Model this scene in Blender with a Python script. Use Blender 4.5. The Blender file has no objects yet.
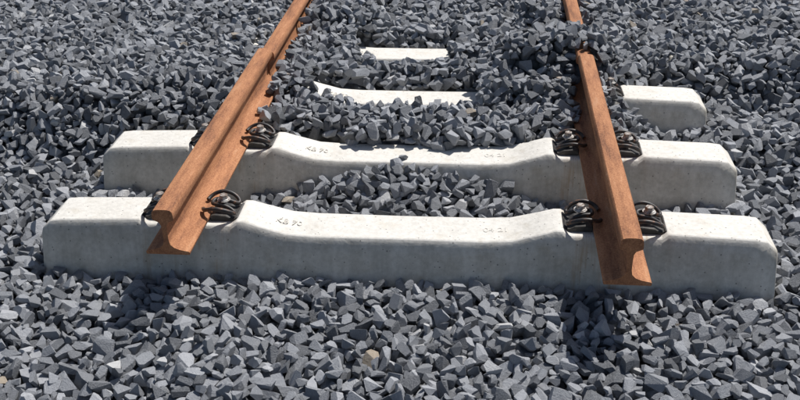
import bpy, bmesh, math, random
import numpy as np
from itertools import combinations
from mathutils import Vector, Matrix, Euler
random.seed(7); rng=np.random.default_rng(11)
sc=bpy.context.scene
sc.view_settings.view_transform='Standard'; sc.view_settings.look='None'
RX=0.7535; HT=0.172

# ---------------- camera fit (world survey points -> photo) -----------------
W=[(-1.295,-.15,-.2,45,277),(1.295,-.15,-.2,770,300),(-1.295,.45,-.2,110,193),(1.295,.45,-.2,728,210),
(-1.26,.095,0,60,196),(1.26,.095,0,764,214),(-1.26,.695,0,118,126),(1.26,.695,0,725,139),(1.26,1.295,0,694,92),
(0,-.107,-.045,405,236),(0,.107,-.045,405,211)]
def cammat(p):
    R=np.array(Euler((p[3],p[4],p[5]),'XYZ').to_matrix()); return R
def proj(p,X):
    R=cammat(p); q=R.T@(np.array(X)-p[:3]); return 400+p[6]*q[0]/-q[2], 200-p[6]*q[1]/-q[2]
def res(p):
    r=[]
    for a in W:
        u,v=proj(p,a[:3]); r+= [u-a[3],v-a[4]]
    for y in (0.,.6,1.2,2.2):
        u,v=proj(p,(-RX,y,HT)); r.append((u-(300-.648*v))*.84)
        u,v=proj(p,(RX,y,HT)); r.append((u-(572+.205*v))*.98)
    u,v=proj(p,(-.1,1.8,-.045)); r.append(v-46)
    return np.array(r)
p=np.array([.31,-2.65,1.63,math.radians(59),0.,math.radians(6),870.])
lam=1e-3; sca=np.array([1,1,1,1,1,1,500.])
for it in range(80):
    r=res(p); J=np.zeros((len(r),7))
    for k in range(7):
        d=np.zeros(7); d[k]=1e-5*sca[k]; J[:,k]=(res(p+d)-r)/1e-5
    s=np.linalg.solve(J.T@J+lam*np.diag(np.diag(J.T@J)),-J.T@r)*sca
    if (res(p+s)**2).sum()<(r**2).sum(): p=p+s; lam*=.4
    else: lam*=5
def unproj(u,v,z):
    R=cammat(p); d=R@np.array([(u-400)/p[6],(200-v)/p[6],-1]); t=(z-p[2])/d[2]; return p[:3]+t*d
cd=bpy.data.cameras.new('camera'); cam=bpy.data.objects.new('camera',cd); sc.collection.objects.link(cam)
cam.location=p[:3]; cam.rotation_euler=(p[3],p[4],p[5]); cd.sensor_width=36; cd.lens=36*p[6]/800; cd.clip_end=2000
sc.camera=cam

# ---------------- materials -----------------
class NT:
    def __init__(s,name):
        s.m=bpy.data.materials.new(name); s.m.use_nodes=True; s.t=s.m.node_tree; s.b=s.t.nodes['Principled BSDF']
    def n(s,t,**k):
        x=s.t.nodes.new(t)
        for a,b in k.items(): setattr(x,a,b)
        return x
    def l(s,a,b): s.t.links.new(a,b)
    def noise(s,co,scale,detail=4,rough=.6):
        x=s.n('ShaderNodeTexNoise'); x.inputs['Scale'].default_value=scale; x.inputs['Detail'].default_value=detail; x.inputs['Roughness'].default_value=rough
        s.l(co,x.inputs['Vector']); return x.outputs['Fac']
    def ramp(s,f,st):
        x=s.n('ShaderNodeValToRGB'); e=x.color_ramp.elements
        while len(e)<len(st): e.new(.5)
        for i,(q,c) in enumerate(st): e[i].position=q; e[i].color=(c[0],c[1],c[2],1)
        s.l(f,x.inputs[0]); return x.outputs[0]
    def mix(s,f,a,b,mode='MIX'):
        x=s.n('ShaderNodeMix',data_type='RGBA',blend_type=mode)
        for v,i in ((f,0),(a,6),(b,7)):
            if hasattr(v,'links'): s.l(v,x.inputs[i])
            else: x.inputs[i].default_value=v if i==0 else (*v,1)
        return x.outputs[2]
    def bump(s,h,st,dist=.002,prev=None):
        x=s.n('ShaderNodeBump'); x.inputs['Strength'].default_value=st; x.inputs['Distance'].default_value=dist
        s.l(h,x.inputs['Height'])
        if prev: s.l(prev,x.inputs['Normal'])
        return x.outputs[0]
g=NT('gravel_stone'); tc=g.n('ShaderNodeTexCoord').outputs['Object']
at=g.n('ShaderNodeAttribute',attribute_type='INSTANCER',attribute_name='tint').outputs['Fac']
base=g.ramp(at,[(0,(.12,.127,.138)),(.35,(.32,.333,.355)),(.7,(.47,.485,.51)),(.9,(.62,.63,.645)),(.955,(.74,.735,.72)),(.965,(.44,.37,.28)),(1,(.52,.43,.32))])
base=g.mix(g.noise(tc,2.2,5,.7),base,g.mix(1.0,base,(.5,.51,.54),'MULTIPLY'))
sp=g.ramp(g.noise(tc,9,4,.7),[(.5,(0,0,0)),(.68,(1,1,1))])
base=g.mix(g.mix(.28,(0,0,0),sp),base,(.66,.67,.68))
g.l(base,g.b.inputs['Base Color']); g.b.inputs['Roughness'].default_value=.5
g.l(g.bump(g.noise(tc,5,6,.7),.45,.10),g.b.inputs['Normal'])

c=NT('concrete'); tc=c.n('ShaderNodeTexCoord').outputs['Object']
geo=c.n('ShaderNodeNewGeometry')
f1=c.noise(tc,5,6,.65); f2=c.noise(tc,60,4,.6)
col=c.ramp(f1,[(.3,(.58,.555,.50)),(.5,(.68,.655,.60)),(.7,(.74,.72,.67))])
col=c.mix(.35,col,c.ramp(f2,[(.35,(.50,.48,.44)),(.6,(.77,.745,.695))]))
mp=c.n('ShaderNodeMapping'); mp.inputs['Scale'].default_value=(14,1,1.2); c.l(tc,mp.inputs['Vector'])
st=c.ramp(c.noise(mp.outputs[0],1.5,4,.6),[(.38,(.86,.86,.85)),(.62,(1,1,1))])
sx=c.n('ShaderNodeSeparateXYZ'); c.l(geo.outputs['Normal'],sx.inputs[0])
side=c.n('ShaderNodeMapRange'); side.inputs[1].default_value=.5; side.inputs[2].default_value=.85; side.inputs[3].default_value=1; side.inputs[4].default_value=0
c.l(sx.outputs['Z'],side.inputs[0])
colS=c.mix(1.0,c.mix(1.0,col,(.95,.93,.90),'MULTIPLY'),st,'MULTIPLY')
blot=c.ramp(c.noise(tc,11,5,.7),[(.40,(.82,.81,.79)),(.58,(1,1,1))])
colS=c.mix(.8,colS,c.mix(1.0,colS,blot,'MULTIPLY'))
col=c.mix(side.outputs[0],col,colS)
dm=c.ramp(c.noise(tc,8,7,.75),[(.54,(1,1,1)),(.72,(.84,.80,.73))])
col=c.mix(1.0,col,dm,'MULTIPLY')
vo=c.n('ShaderNodeTexVoronoi'); vo.inputs['Scale'].default_value=48; c.l(tc,vo.inputs['Vector'])
pit=c.ramp(vo.outputs['Distance'],[(.08,(.35,.35,.35)),(.16,(1,1,1))])
msk=c.ramp(c.noise(tc,16,2),[(.50,(1,1,1)),(.58,(0,0,0))])
pit=c.mix(msk,(1,1,1),pit)
col=c.mix(1.0,col,pit,'MULTIPLY')
s2=c.n('ShaderNodeSeparateXYZ'); c.l(tc,s2.inputs[0])
def math_(op,a,b=None):
    x=c.n('ShaderNodeMath',operation=op)
    for i,v in enumerate((a,b)):
        if v is None: continue
        if hasattr(v,'links'): c.l(v,x.inputs[i])
        else: x.inputs[i].default_value=v
    return x.outputs[0]
dd=math_('ABSOLUTE',math_('SUBTRACT',math_('ABSOLUTE',s2.outputs['X']),RX))
mr=c.n('ShaderNodeMapRange'); mr.inputs[1].default_value=.21; mr.inputs[2].default_value=.10; c.l(dd,mr.inputs[0])
rs=c.ramp(c.noise(mp.outputs[0],2.3,4,.7),[(.52,(0,0,0)),(.70,(.7,.7,.7))])
rf=math_('MULTIPLY',mr.outputs[0],rs)
col=c.mix(rf,col,(.40,.26,.14))
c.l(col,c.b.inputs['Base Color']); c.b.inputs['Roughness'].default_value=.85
c.l(c.bump(f2,.45,.003,c.bump(f1,.3,.012)),c.b.inputs['Normal'])

r_=NT('rusty_steel'); tc=r_.n('ShaderNodeTexCoord').outputs['Object']
mp=r_.n('ShaderNodeMapping'); mp.inputs['Scale'].default_value=(1,.16,1); r_.l(tc,mp.inputs['Vector'])
a=r_.noise(mp.outputs[0],26,7,.75); b=r_.noise(tc,170,4,.7)
col=r_.ramp(a,[(.34,(.14,.055,.032)),(.46,(.35,.145,.068)),(.58,(.50,.225,.105)),(.72,(.60,.34,.20))])
col=r_.mix(.35,col,r_.ramp(b,[(.38,(.11,.05,.033)),(.62,(.54,.29,.16))]))
r_.l(col,r_.b.inputs['Base Color']); r_.b.inputs['Roughness'].default_value=.85; r_.b.inputs['Specular IOR Level'].default_value=.25
r_.l(r_.bump(b,.6,.0016,r_.bump(a,.5,.003)),r_.b.inputs['Normal'])

k=NT('black_spring_steel'); tc=k.n('ShaderNodeTexCoord').outputs['Object']
col=k.ramp(k.noise(tc,45,4,.7),[(.42,(.02,.02,.022)),(.56,(.05,.035,.028)),(.66,(.22,.09,.04))])
k.l(col,k.b.inputs['Base Color']); k.b.inputs['Roughness'].default_value=.5
pl=NT('black_plastic'); tc=pl.n('ShaderNodeTexCoord').outputs['Object']
pl.l(pl.ramp(pl.noise(tc,30,4),[(.4,(.02,.02,.021)),(.6,(.05,.045,.04)),(.75,(.2,.18,.16))]),pl.b.inputs['Base Color']); pl.b.inputs['Roughness'].default_value=.6
bz=NT('bolt_steel'); tc=bz.n('ShaderNodeTexCoord').outputs['Object']
bz.l(bz.ramp(bz.noise(tc,60,4),[(.4,(.18,.13,.10)),(.6,(.55,.53,.50))]),bz.b.inputs['Base Color']); bz.b.inputs['Roughness'].default_value=.5; bz.b.inputs['Metallic'].default_value=.2

gr=NT('ground_grit'); tc=gr.n('ShaderNodeTexCoord').outputs['Object']
v=gr.n('ShaderNodeTexVoronoi'); v.inputs['Scale'].default_value=26; gr.l(tc,v.inputs['Vector'])
cc=gr.ramp(v.outputs['Color'],[(.1,(.09,.094,.10)),(.6,(.22,.23,.245)),(.95,(.38,.39,.405))])
cc=gr.mix(gr.ramp(v.outputs['Distance'],[(.25,(0,0,0)),(.7,(1,1,1))]),cc,(.05,.05,.05))
gr.l(cc,gr.b.inputs['Base Color']); gr.b.inputs['Roughness'].default_value=.9
gr.l(gr.bump(v.outputs['Distance'],.8,-.03),gr.b.inputs['Normal'])

def link(o,parent=None):
    sc.collection.objects.link(o)
    if parent: o.parent=parent
    return o
def meshobj(name,bm,mat,parent=None,smooth=False):
    me=bpy.data.meshes.new(name); bm.to_mesh(me); bm.free(); me.materials.append(mat.m)
    if smooth:
        for f in me.polygons: f.use_smooth=True
    return link(bpy.data.objects.new(name,me),parent)

# ---------------- sleeper -----------------
def ztop(x):
    a=abs(x)
    pts=[(0,-.044),(.30,-.044),(.40,-.038),(.50,-.010),(.550,.006),(.575,.006),(.595,-.010),(.910,-.010),(.930,.006),(.96,.005),(1.22,-.004),(1.262,-.010),(1.30,-.045)]
    return float(np.interp(a,[q[0] for q in pts],[q[1] for q in pts]))
ZB=-.215
def hw(z,x):
    a=abs(x); wb=np.interp(a,[0,.4,.6,1.3],[.138,.142,.150,.150])
    return wb-(z-ZB)*.255
xs=[0,.15,.30,.36,.40,.45,.50,.55,.575,.595,.70,.80,.910,.930,.96,1.05,1.15,1.22,1.262,1.30]
xs=[-x for x in xs[:0:-1]]+xs
def sleeper():
    bm=bmesh.new(); secs=[]
    for x in xs:
        z=ztop(x); t=hw(z,x)
        e=0
        if abs(x)>1.29: e=.012
        ring=[(x,-hw(ZB,x),ZB),(x,-hw(z-.055,x)+e,z-.055),(x,-t+.001+e,z-.012),(x,-t+.014+e,z),(x,t-.014-e,z),(x,t-.001-e,z-.012),(x,hw(z-.055,x)-e,z-.055),(x,hw(ZB,x),ZB)]
        secs.append([bm.verts.new(q) for q in ring])
    for A,B in zip(secs,secs[1:]):
        for i in range(8):
            j=(i+1)%8; bm.faces.new((A[i],B[i],B[j],A[j]))
    bm.faces.new(secs[0]); bm.faces.new(secs[-1][::-1])
    bmesh.ops.recalc_face_normals(bm,faces=bm.faces)
    return bm
sl_y=[0,.6,1.2,1.8]
for i,y in enumerate(sl_y):
    o=meshobj('concrete_sleeper',sleeper(),c,smooth=True); o.location=(0,y,0)
    o.data.set_sharp_from_angle(angle=math.radians(32))
    bv=o.modifiers.new('bev','BEVEL'); bv.width=.004; bv.segments=2; bv.limit_method='ANGLE'; bv.angle_limit=math.radians(32)
    for tx,s in (((-.45,'KB 70')),((.30,'04 21'))):
        cu=bpy.data.curves.new('cast_mark','FONT'); cu.body=s; cu.size=.040; cu.extrude=.0009
        t=bpy.data.objects.new('tmp',cu); sc.collection.objects.link(t)
        dg=bpy.context.evaluated_depsgraph_get(); me=bpy.data.meshes.new_from_object(t.evaluated_get(dg)); bpy.data.objects.remove(t)
        me.materials.append(c.m); m=bpy.data.objects.new('cast_mark',me); link(m,o)
        sl=math.atan2(ztop(tx+.10)-ztop(tx),.10)
        m.location=(tx,-.02,ztop(tx)+.0006); m.rotation_euler=(0,-sl,0)

# ---------------- rails -----------------
prof=[(0,0),(.073,0),(.075,.003),(.075,.010),(.072,.0125),(.045,.018),(.024,.026),(.012,.038),(.0085,.055),(.0082,.09),(.0095,.112),(.016,.124),(.034,.132),(.0365,.136),(.0358,.152),(.034,.162),(.028,.169),(.016,.1715),(0,.172)]
def rail(name,x,y0,y1,z=0):
    full=[(a,b) for a,b in prof]+[(-a,b) for a,b in prof[-2:0:-1]]
    bm=bmesh.new(); n=max(2,int((y1-y0)/.2)); secs=[]
    for i in range(n+1):
        y=(y1-y0)*i/n; secs.append([bm.verts.new((a,y,b)) for a,b in full])
    N=len(full)
    for A,B in zip(secs,secs[1:]):
        for i in range(N):
            j=(i+1)%N; bm.faces.new((A[i],A[j],B[j],B[i]))
    bm.faces.new(secs[0]); bm.faces.new(secs[-1])
    bmesh.ops.recalc_face_normals(bm,faces=bm.faces)
    o=meshobj(name,bm,r_,smooth=True); o.data.set_sharp_from_angle(angle=math.radians(35)); o.location=(x,y0,z); return o
LE=unproj(164,210,HT)[1]; RE=unproj(630,246,HT)[1]+.045
RF=unproj(584,54,HT)[1]; LF=unproj(268,48,HT)[1]
rail('rail',-RX,LE,LF); rail('rail',RX,RE,RF)
rail('rail',-RX+.006,LF+.012,14,-.022); rail('rail',RX-.004,RF+.012,14,-.012)

# ---------------- clips -----------------
def tube(pts,r):
    cu=bpy.data.curves.new('t','CURVE'); cu.dimensions='3D'; s=cu.splines.new('NURBS'); s.points.add(len(pts)-1)
    for i,q in enumerate(pts): s.points[i].co=(*q,1)
    s.use_endpoint_u=True; s.order_u=3; s.resolution_u=6; cu.bevel_depth=r; cu.bevel_resolution=3; cu.use_fill_caps=True
    t=bpy.data.objects.new('tmp',cu); sc.collection.objects.link(t); dg=bpy.context.evaluated_depsgraph_get()
    me=bpy.data.meshes.new_from_object(t.evaluated_get(dg)); bpy.data.objects.remove(t); return me
half=[(-.026,.034,.028),(-.020,.052,.032),(.0,.064,.042),(.03,.068,.048),(.065,.064,.038),(.088,.050,.020),(.088,.034,.014),(.070,.024,.026),(.04,.022,.040),(.012,.021,.040),(.002,.010,.039)]
path=half+[(a,-b,d) for a,b,d in half[::-1]]
spr=tube(path,.0075); spr.materials.append(k.m)
for f in spr.polygons: f.use_smooth=True
bm=bmesh.new()
pp=[(.002,-.009),(.002,.010),(.018,.014),(.06,.010),(.078,.001),(.092,.001),(.097,.008),(.108,.002),(.112,-.0092),(.06,-.0095)]
A=[bm.verts.new((a,-.056,b)) for a,b in pp]; B=[bm.verts.new((a,.056,b)) for a,b in pp]
for i in range(len(pp)):
    j=(i+1)%len(pp); bm.faces.new((A[i],A[j],B[j],B[i]))
bm.faces.new(A); bm.faces.new(B); bmesh.ops.recalc_face_normals(bm,faces=bm.faces)
bmesh.ops.bevel(bm,geom=bm.edges[:],offset=.0015,segments=2,affect='EDGES')
plate=bpy.data.meshes.new('guide_plate'); bm.to_mesh(plate); bm.free(); plate.materials.append(pl.m)
bm=bmesh.new()
def cyl(r1,r2,z0,z1,seg):
    r=bmesh.ops.create_cone(bm,cap_ends=True,segments=seg,radius1=r1,radius2=r2,depth=z1-z0); bmesh.ops.translate(bm,vec=(0,0,(z0+z1)/2),verts=r['verts'])
cyl(.012,.012,-.01,.05,16); cyl(.0235,.0235,.047,.051,28); cyl(.020,.018,.0511,.055,28); cyl(.0165,.015,.0551,.069,6)
bmesh.ops.bevel(bm,geom=[e for e in bm.edges if e.calc_face_angle(0)>.6],offset=.001,segments=1,affect='EDGES')
bolt=bpy.data.meshes.new('bolt'); bm.to_mesh(bolt); bm.free(); bolt.materials.append(bz.m)
for y in sl_y[:3]:
    for s in (-1,1):
        for side_ in (-1,1):
            e=bpy.data.objects.new('rail_clip',None); e.empty_display_size=.05; link(e)
            e.location=(s*RX+side_*.075,y,0); e.rotation_euler=(0,0,(0 if side_>0 else math.pi)+random.uniform(-.04,.04))
            link(bpy.data.objects.new('spring',spr),e); link(bpy.data.objects.new('guide_plate',plate),e)
            b_=link(bpy.data.objects.new('bolt',bolt),e); b_.location=(.043,0,0); b_.rotation_euler=(0,0,random.random())

# ---------------- gravel height -----------------
def S(a,b,t):
    t=np.clip((t-a)/(b-a),0,1); return t*t*(3-2*t)
X0,X1,Y0,Y1,DG=-3.7,3.9,-1.5,4.6,.0075
gx=np.arange(X0,X1,DG); gy=np.arange(Y0,Y1,DG)
def lfn(x,y,seed,n=10,wl=.7):
    r=np.random.default_rng(seed); s=0
    for i in range(n):
        th=r.uniform(0,6.28); kk=6.28/(wl*r.uniform(.5,1.6)); s=s+np.sin(kk*(x*math.cos(th)+y*math.sin(th))+r.uniform(0,6.28))
    return s/n**.5
def H(x,y):
    nz=lfn(x,y,3); nf=lfn(x,y,5,10,.22)
    yy=y+.018*nf; xx=x+.03*nf
    low=-.180
    Lf=low+S(.68,1.02,yy)*(.225)
    Rt=low+.07*S(.7,1.0,yy)+S(1.28,1.6,yy)*.15
    core=S(-.36,-.24,xx)*(1-S(.44,.56,xx))
    back=S(.60,.69,yy)*core+S(.69,.80,yy)*(1-core)
    inn=low+back*.21 - .045*S(.92,1.02,yy)*core + .04*S(1.36,1.46,yy)-.055*S(1.50,1.62,yy)*core+.05*S(1.93,2.03,yy)
    m1=low+.105*np.exp(-((x-.0)/.46)**4)*S(.12,.46,y)+.03*np.exp(-((x-.0)/.16)**2)*S(.36,.48,y)
    inn=np.maximum(inn,np.where(y<.60,m1,-1))
    wl=S(-.80,-.70,x); wr=S(.78,1.12,xx)
    h=Lf*(1-wl)+inn*wl
    band=S(1.00,1.08,yy)*(1-S(1.36,1.5,yy)); seat=np.where((xx<-.53)|((xx>.27)),1,0)*(x>-1.4)
    h=np.where((band*seat>.3),np.maximum(h,.012+.065*band),h)
    h=h*(1-wr)+Rt*wr
    ex=((y>1.065)&(y<1.335+.01*nf)&(xx>-.53)&(xx<.28)); h=np.where(ex,np.minimum(h,-.09),h)
    b4=(yy>1.62)&(yy<2.0)&((xx<-.42)|(xx>.12)); h=np.where(b4,np.maximum(h,.035),h)
    ex=((y>1.65)&(y<1.93)&(xx>-.42)&(xx<.12)); h=np.where(ex,np.minimum(h,-.09),h)
    mo=.19*np.exp(-((x-.64)/.30)**4)*np.exp(-((yy-1.46)/.20)**4)
    h=np.maximum(h,.03+mo-.3*(mo<.02))
    h=h+.010*nz*S(.2,.6,np.abs(y)+np.abs(x)*.3)
    h=h+.02*S(2.2,4,y)
    return h
GX,GY=np.meshgrid(gx,gy)
Ht=H(GX,GY)
hm=Ht-.075
zt=np.array([ztop(x) for x in gx])[None,:]; wbx=np.interp(np.abs(gx),[0,.4,.6,1.3],[.138,.142,.150,.150])[None,:]
for y in sl_y:
    d=np.abs(GY-y); zz=np.minimum(zt,ZB+(wbx-d)/.255); ok=(d<wbx)&(np.abs(GX)<1.3); hm=np.where(ok,np.maximum(hm,zz),hm)
    for s in (-1,1):
        q=(np.abs(GX-s*RX)<.18)&(d<.075); hm=np.where(q,np.maximum(hm,.045),hm)
for s in (-1,1):
    d=np.abs(GX-s*RX); on=GY>-.12
    hm=np.where(on&(d<.078),np.maximum(hm,.018),hm); hm=np.where(on&(d<.040),np.maximum(hm,.172),hm)
kern=[]
sizes=np.linspace(.012,.0355,14)
for a in sizes:
    R=a*.88; n=int(math.ceil(R/DG)); q=np.arange(-n,n+1)*DG; A,B=np.meshgrid(q,q); rho=(A*A+B*B)/R**2
    kern.append((n,np.where(rho<1,a*.56*np.sqrt(np.clip(1-rho,0,1)),-1.0)))
def sim(N,smin,smax,hadd,cand=3):
    out=[]
    ny,nx=hm.shape
    for _ in range(N):
        si=int(smin+(smax-smin)*random.betavariate(1.6,2.0)); n,K=kern[si]; best=None
        cx=random.randint(n+1,nx-n-2); cy=random.randint(n+1,ny-n-2)
        for t in range(cand):
            ax=min(max(cx+random.randint(-4,4),n),nx-n-1); ay=min(max(cy+random.randint(-4,4),n),ny-n-1)
            z=float((hm[ay-n:ay+n+1,ax-n:ax+n+1]+K).max())
            if best is None or z<best[0]: best=(z,ax,ay)
        z,ax,ay=best
        if z>Ht[ay,ax]+hadd: continue
        pt=hm[ay-n:ay+n+1,ax-n:ax+n+1]
        np.maximum(pt,z+K,out=pt)
        out.append((gx[ax],gy[ay],z-.003,sizes[si]))
    return out
st=sim(130000,4,14,-.012)+sim(50000,3,12,.004)+sim(60000,0,6,-.006)
st=np.array(st); n=len(st)
me=bpy.data.meshes.new('gravel'); me.from_pydata([tuple(q[:3]) for q in st],[],[])
NV=56
rot=np.stack([rng.normal(0,.45,n),rng.normal(0,.45,n),rng.uniform(0,6.28,n)],1)
wild=rng.random(n)<.25; rot[wild,:2]=rng.uniform(-1.5,1.5,(wild.sum(),2))
scl=st[:,3:4]*np.stack([rng.uniform(.95,1.45,n),rng.uniform(.8,1.12,n),rng.uniform(.8,1.25,n)],1)
tint=rng.beta(1.4,2.0,n)*.93; br=rng.random(n); tint[br<.0025]=.98; tint[(br>.012)&(br<.025)]=.95
cr=(st[:,0]>2.0)&(st[:,1]>2.2)&(br>.75); tint[cr]=.97
at=me.attributes.new('rot','FLOAT_VECTOR','POINT'); at.data.foreach_set('vector',rot.astype(np.float32).ravel())
at=me.attributes.new('scl','FLOAT_VECTOR','POINT'); at.data.foreach_set('vector',scl.astype(np.float32).ravel())
at=me.attributes.new('tint','FLOAT','POINT'); at.data.foreach_set('value',tint.astype(np.float32))
at=me.attributes.new('idx','INT','POINT'); at.data.foreach_set('value',rng.integers(0,NV,n).astype(np.int32))
gravel=link(bpy.data.objects.new('gravel',me)); me.materials.append(g.m)
col_=bpy.data.collections.new('gravel_stones')
def rock(i):
    r=np.random.default_rng(100+i)
    P=[]; ell=[1,r.uniform(.62,.88),r.uniform(.42,.66)]
    for s in (-1,1):
        for ax in range(3):
            nrm=np.zeros(3); nrm[ax]=s; nrm+=r.normal(0,.33,3); nrm/=np.linalg.norm(nrm); P.append((nrm,ell[ax]*r.uniform(.75,1.0)))
    for _ in range(r.integers(3,9)):
        nrm=r.normal(0,1,3); nrm/=np.linalg.norm(nrm)
        sup=math.sqrt((nrm[0])**2+(nrm[1]*ell[1])**2+(nrm[2]*ell[2])**2)
        P.append((nrm,sup*r.uniform(.70,1.1)))
    N=np.array([q[0] for q in P]); D=np.array([q[1] for q in P]); V=[]
    for t in combinations(range(len(P)),3):
        M=N[list(t)]
        if abs(np.linalg.det(M))<1e-3: continue
        v=np.linalg.solve(M,D[list(t)])
        if (N@v<=D+1e-6).all(): V.append(v)
    bm=bmesh.new()
    for v in V:
        L_=np.linalg.norm(v)
        if L_>1.35: v=v*1.35/L_
        bm.verts.new(v)
    bmesh.ops.remove_doubles(bm,verts=bm.verts,dist=.05)
    bmesh.ops.convex_hull(bm,input=bm.verts[:])
    bmesh.ops.delete(bm,geom=[v for v in bm.verts if not v.link_faces],context='VERTS')
    bmesh.ops.dissolve_limit(bm,angle_limit=.09,verts=bm.verts[:],edges=bm.edges[:])
    bmesh.ops.bevel(bm,geom=[e for e in bm.edges],offset=.016,segments=1,affect='EDGES')
    me=bpy.data.meshes.new('stone'); bm.to_mesh(me); bm.free(); me.materials.append(g.m)
    o=bpy.data.objects.new('stone_%02d'%i,me); col_.objects.link(o)
for i in range(NV): rock(i)
ng=bpy.data.node_groups.new('gravel','GeometryNodeTree')
ng.interface.new_socket('Geometry',in_out='INPUT',socket_type='NodeSocketGeometry'); ng.interface.new_socket('Geometry',in_out='OUTPUT',socket_type='NodeSocketGeometry')
gi=ng.nodes.new('NodeGroupInput'); go=ng.nodes.new('NodeGroupOutput'); ip=ng.nodes.new('GeometryNodeInstanceOnPoints')
ci=ng.nodes.new('GeometryNodeCollectionInfo'); ci.inputs['Collection'].default_value=col_; ci.inputs['Separate Children'].default_value=True; ci.inputs['Reset Children'].default_value=True
def na(nm,t):
    x=ng.nodes.new('GeometryNodeInputNamedAttribute'); x.data_type=t; x.inputs['Name'].default_value=nm; return x.outputs['Attribute']
L=ng.links.new
L(gi.outputs[0],ip.inputs['Points']); L(ci.outputs[0],ip.inputs['Instance']); ip.inputs['Pick Instance'].default_value=True
L(na('idx','INT'),ip.inputs['Instance Index']); L(na('scl','FLOAT_VECTOR'),ip.inputs['Scale'])
er=ng.nodes.new('FunctionNodeEulerToRotation'); L(na('rot','FLOAT_VECTOR'),er.inputs[0]); L(er.outputs[0],ip.inputs['Rotation'])
L(ip.outputs[0],go.inputs[0])
md=gravel.modifiers.new('gn','NODES'); md.node_group=ng

# ---------------- ground -----------------
ex=[-600,-200,-60,-20,-9,-6]; ax_=np.concatenate([ex,np.arange(-4.4,4.6,.05),[6,9,20,60,200,600]])
ay_=np.concatenate([[-600,-200,-60,-20,-9,-4,-2.4],np.arange(-2,5.4,.05),[7,12,20,60,200,600]])
AX,AY=np.meshgrid(ax_,ay_); hz=H(AX,AY)-.073
edge=S(4.2,6,np.maximum(np.abs(AX),np.abs(AY-1.6))); hz=hz*(1-edge)+(-.1)*edge
verts=np.stack([AX.ravel(),AY.ravel(),hz.ravel()],1); nx=len(ax_); ny=len(ay_)
faces=[(j*nx+i,j*nx+i+1,(j+1)*nx+i+1,(j+1)*nx+i) for j in range(ny-1) for i in range(nx-1)]
me=bpy.data.meshes.new('ground'); me.from_pydata(verts.tolist(),[],faces); me.materials.append(gr.m)
for f in me.polygons: f.use_smooth=True
link(bpy.data.objects.new('ground',me))

# ---------------- light -----------------
d=Vector((-.17,-.21,-.38)).normalized(); to=-d
el=math.asin(to.z); azi=math.atan2(to.x,to.y)
w=bpy.data.worlds.new('World'); sc.world=w; w.use_nodes=True; nt=w.node_tree
sk=nt.nodes.new('ShaderNodeTexSky'); sk.sky_type='NISHITA'; sk.sun_disc=False; sk.sun_elevation=el; sk.sun_rotation=azi
sk.air_density=1.0; sk.dust_density=1.5; sk.ozone_density=.8
nt.links.new(sk.outputs[0],nt.nodes['Background'].inputs[0]); nt.nodes['Background'].inputs[1].default_value=.07
sd=bpy.data.lights.new('sun','SUN'); sd.energy=5.0; sd.angle=math.radians(.53); sd.color=(1,.97,.93)
so=link(bpy.data.objects.new('sun',sd)); so.rotation_euler=d.to_track_quat('-Z','Y').to_euler()
print('CAMFIT',[round(float(x),4) for x in p],'ENDS',LE,RE,LF,RF,'STONES',n)
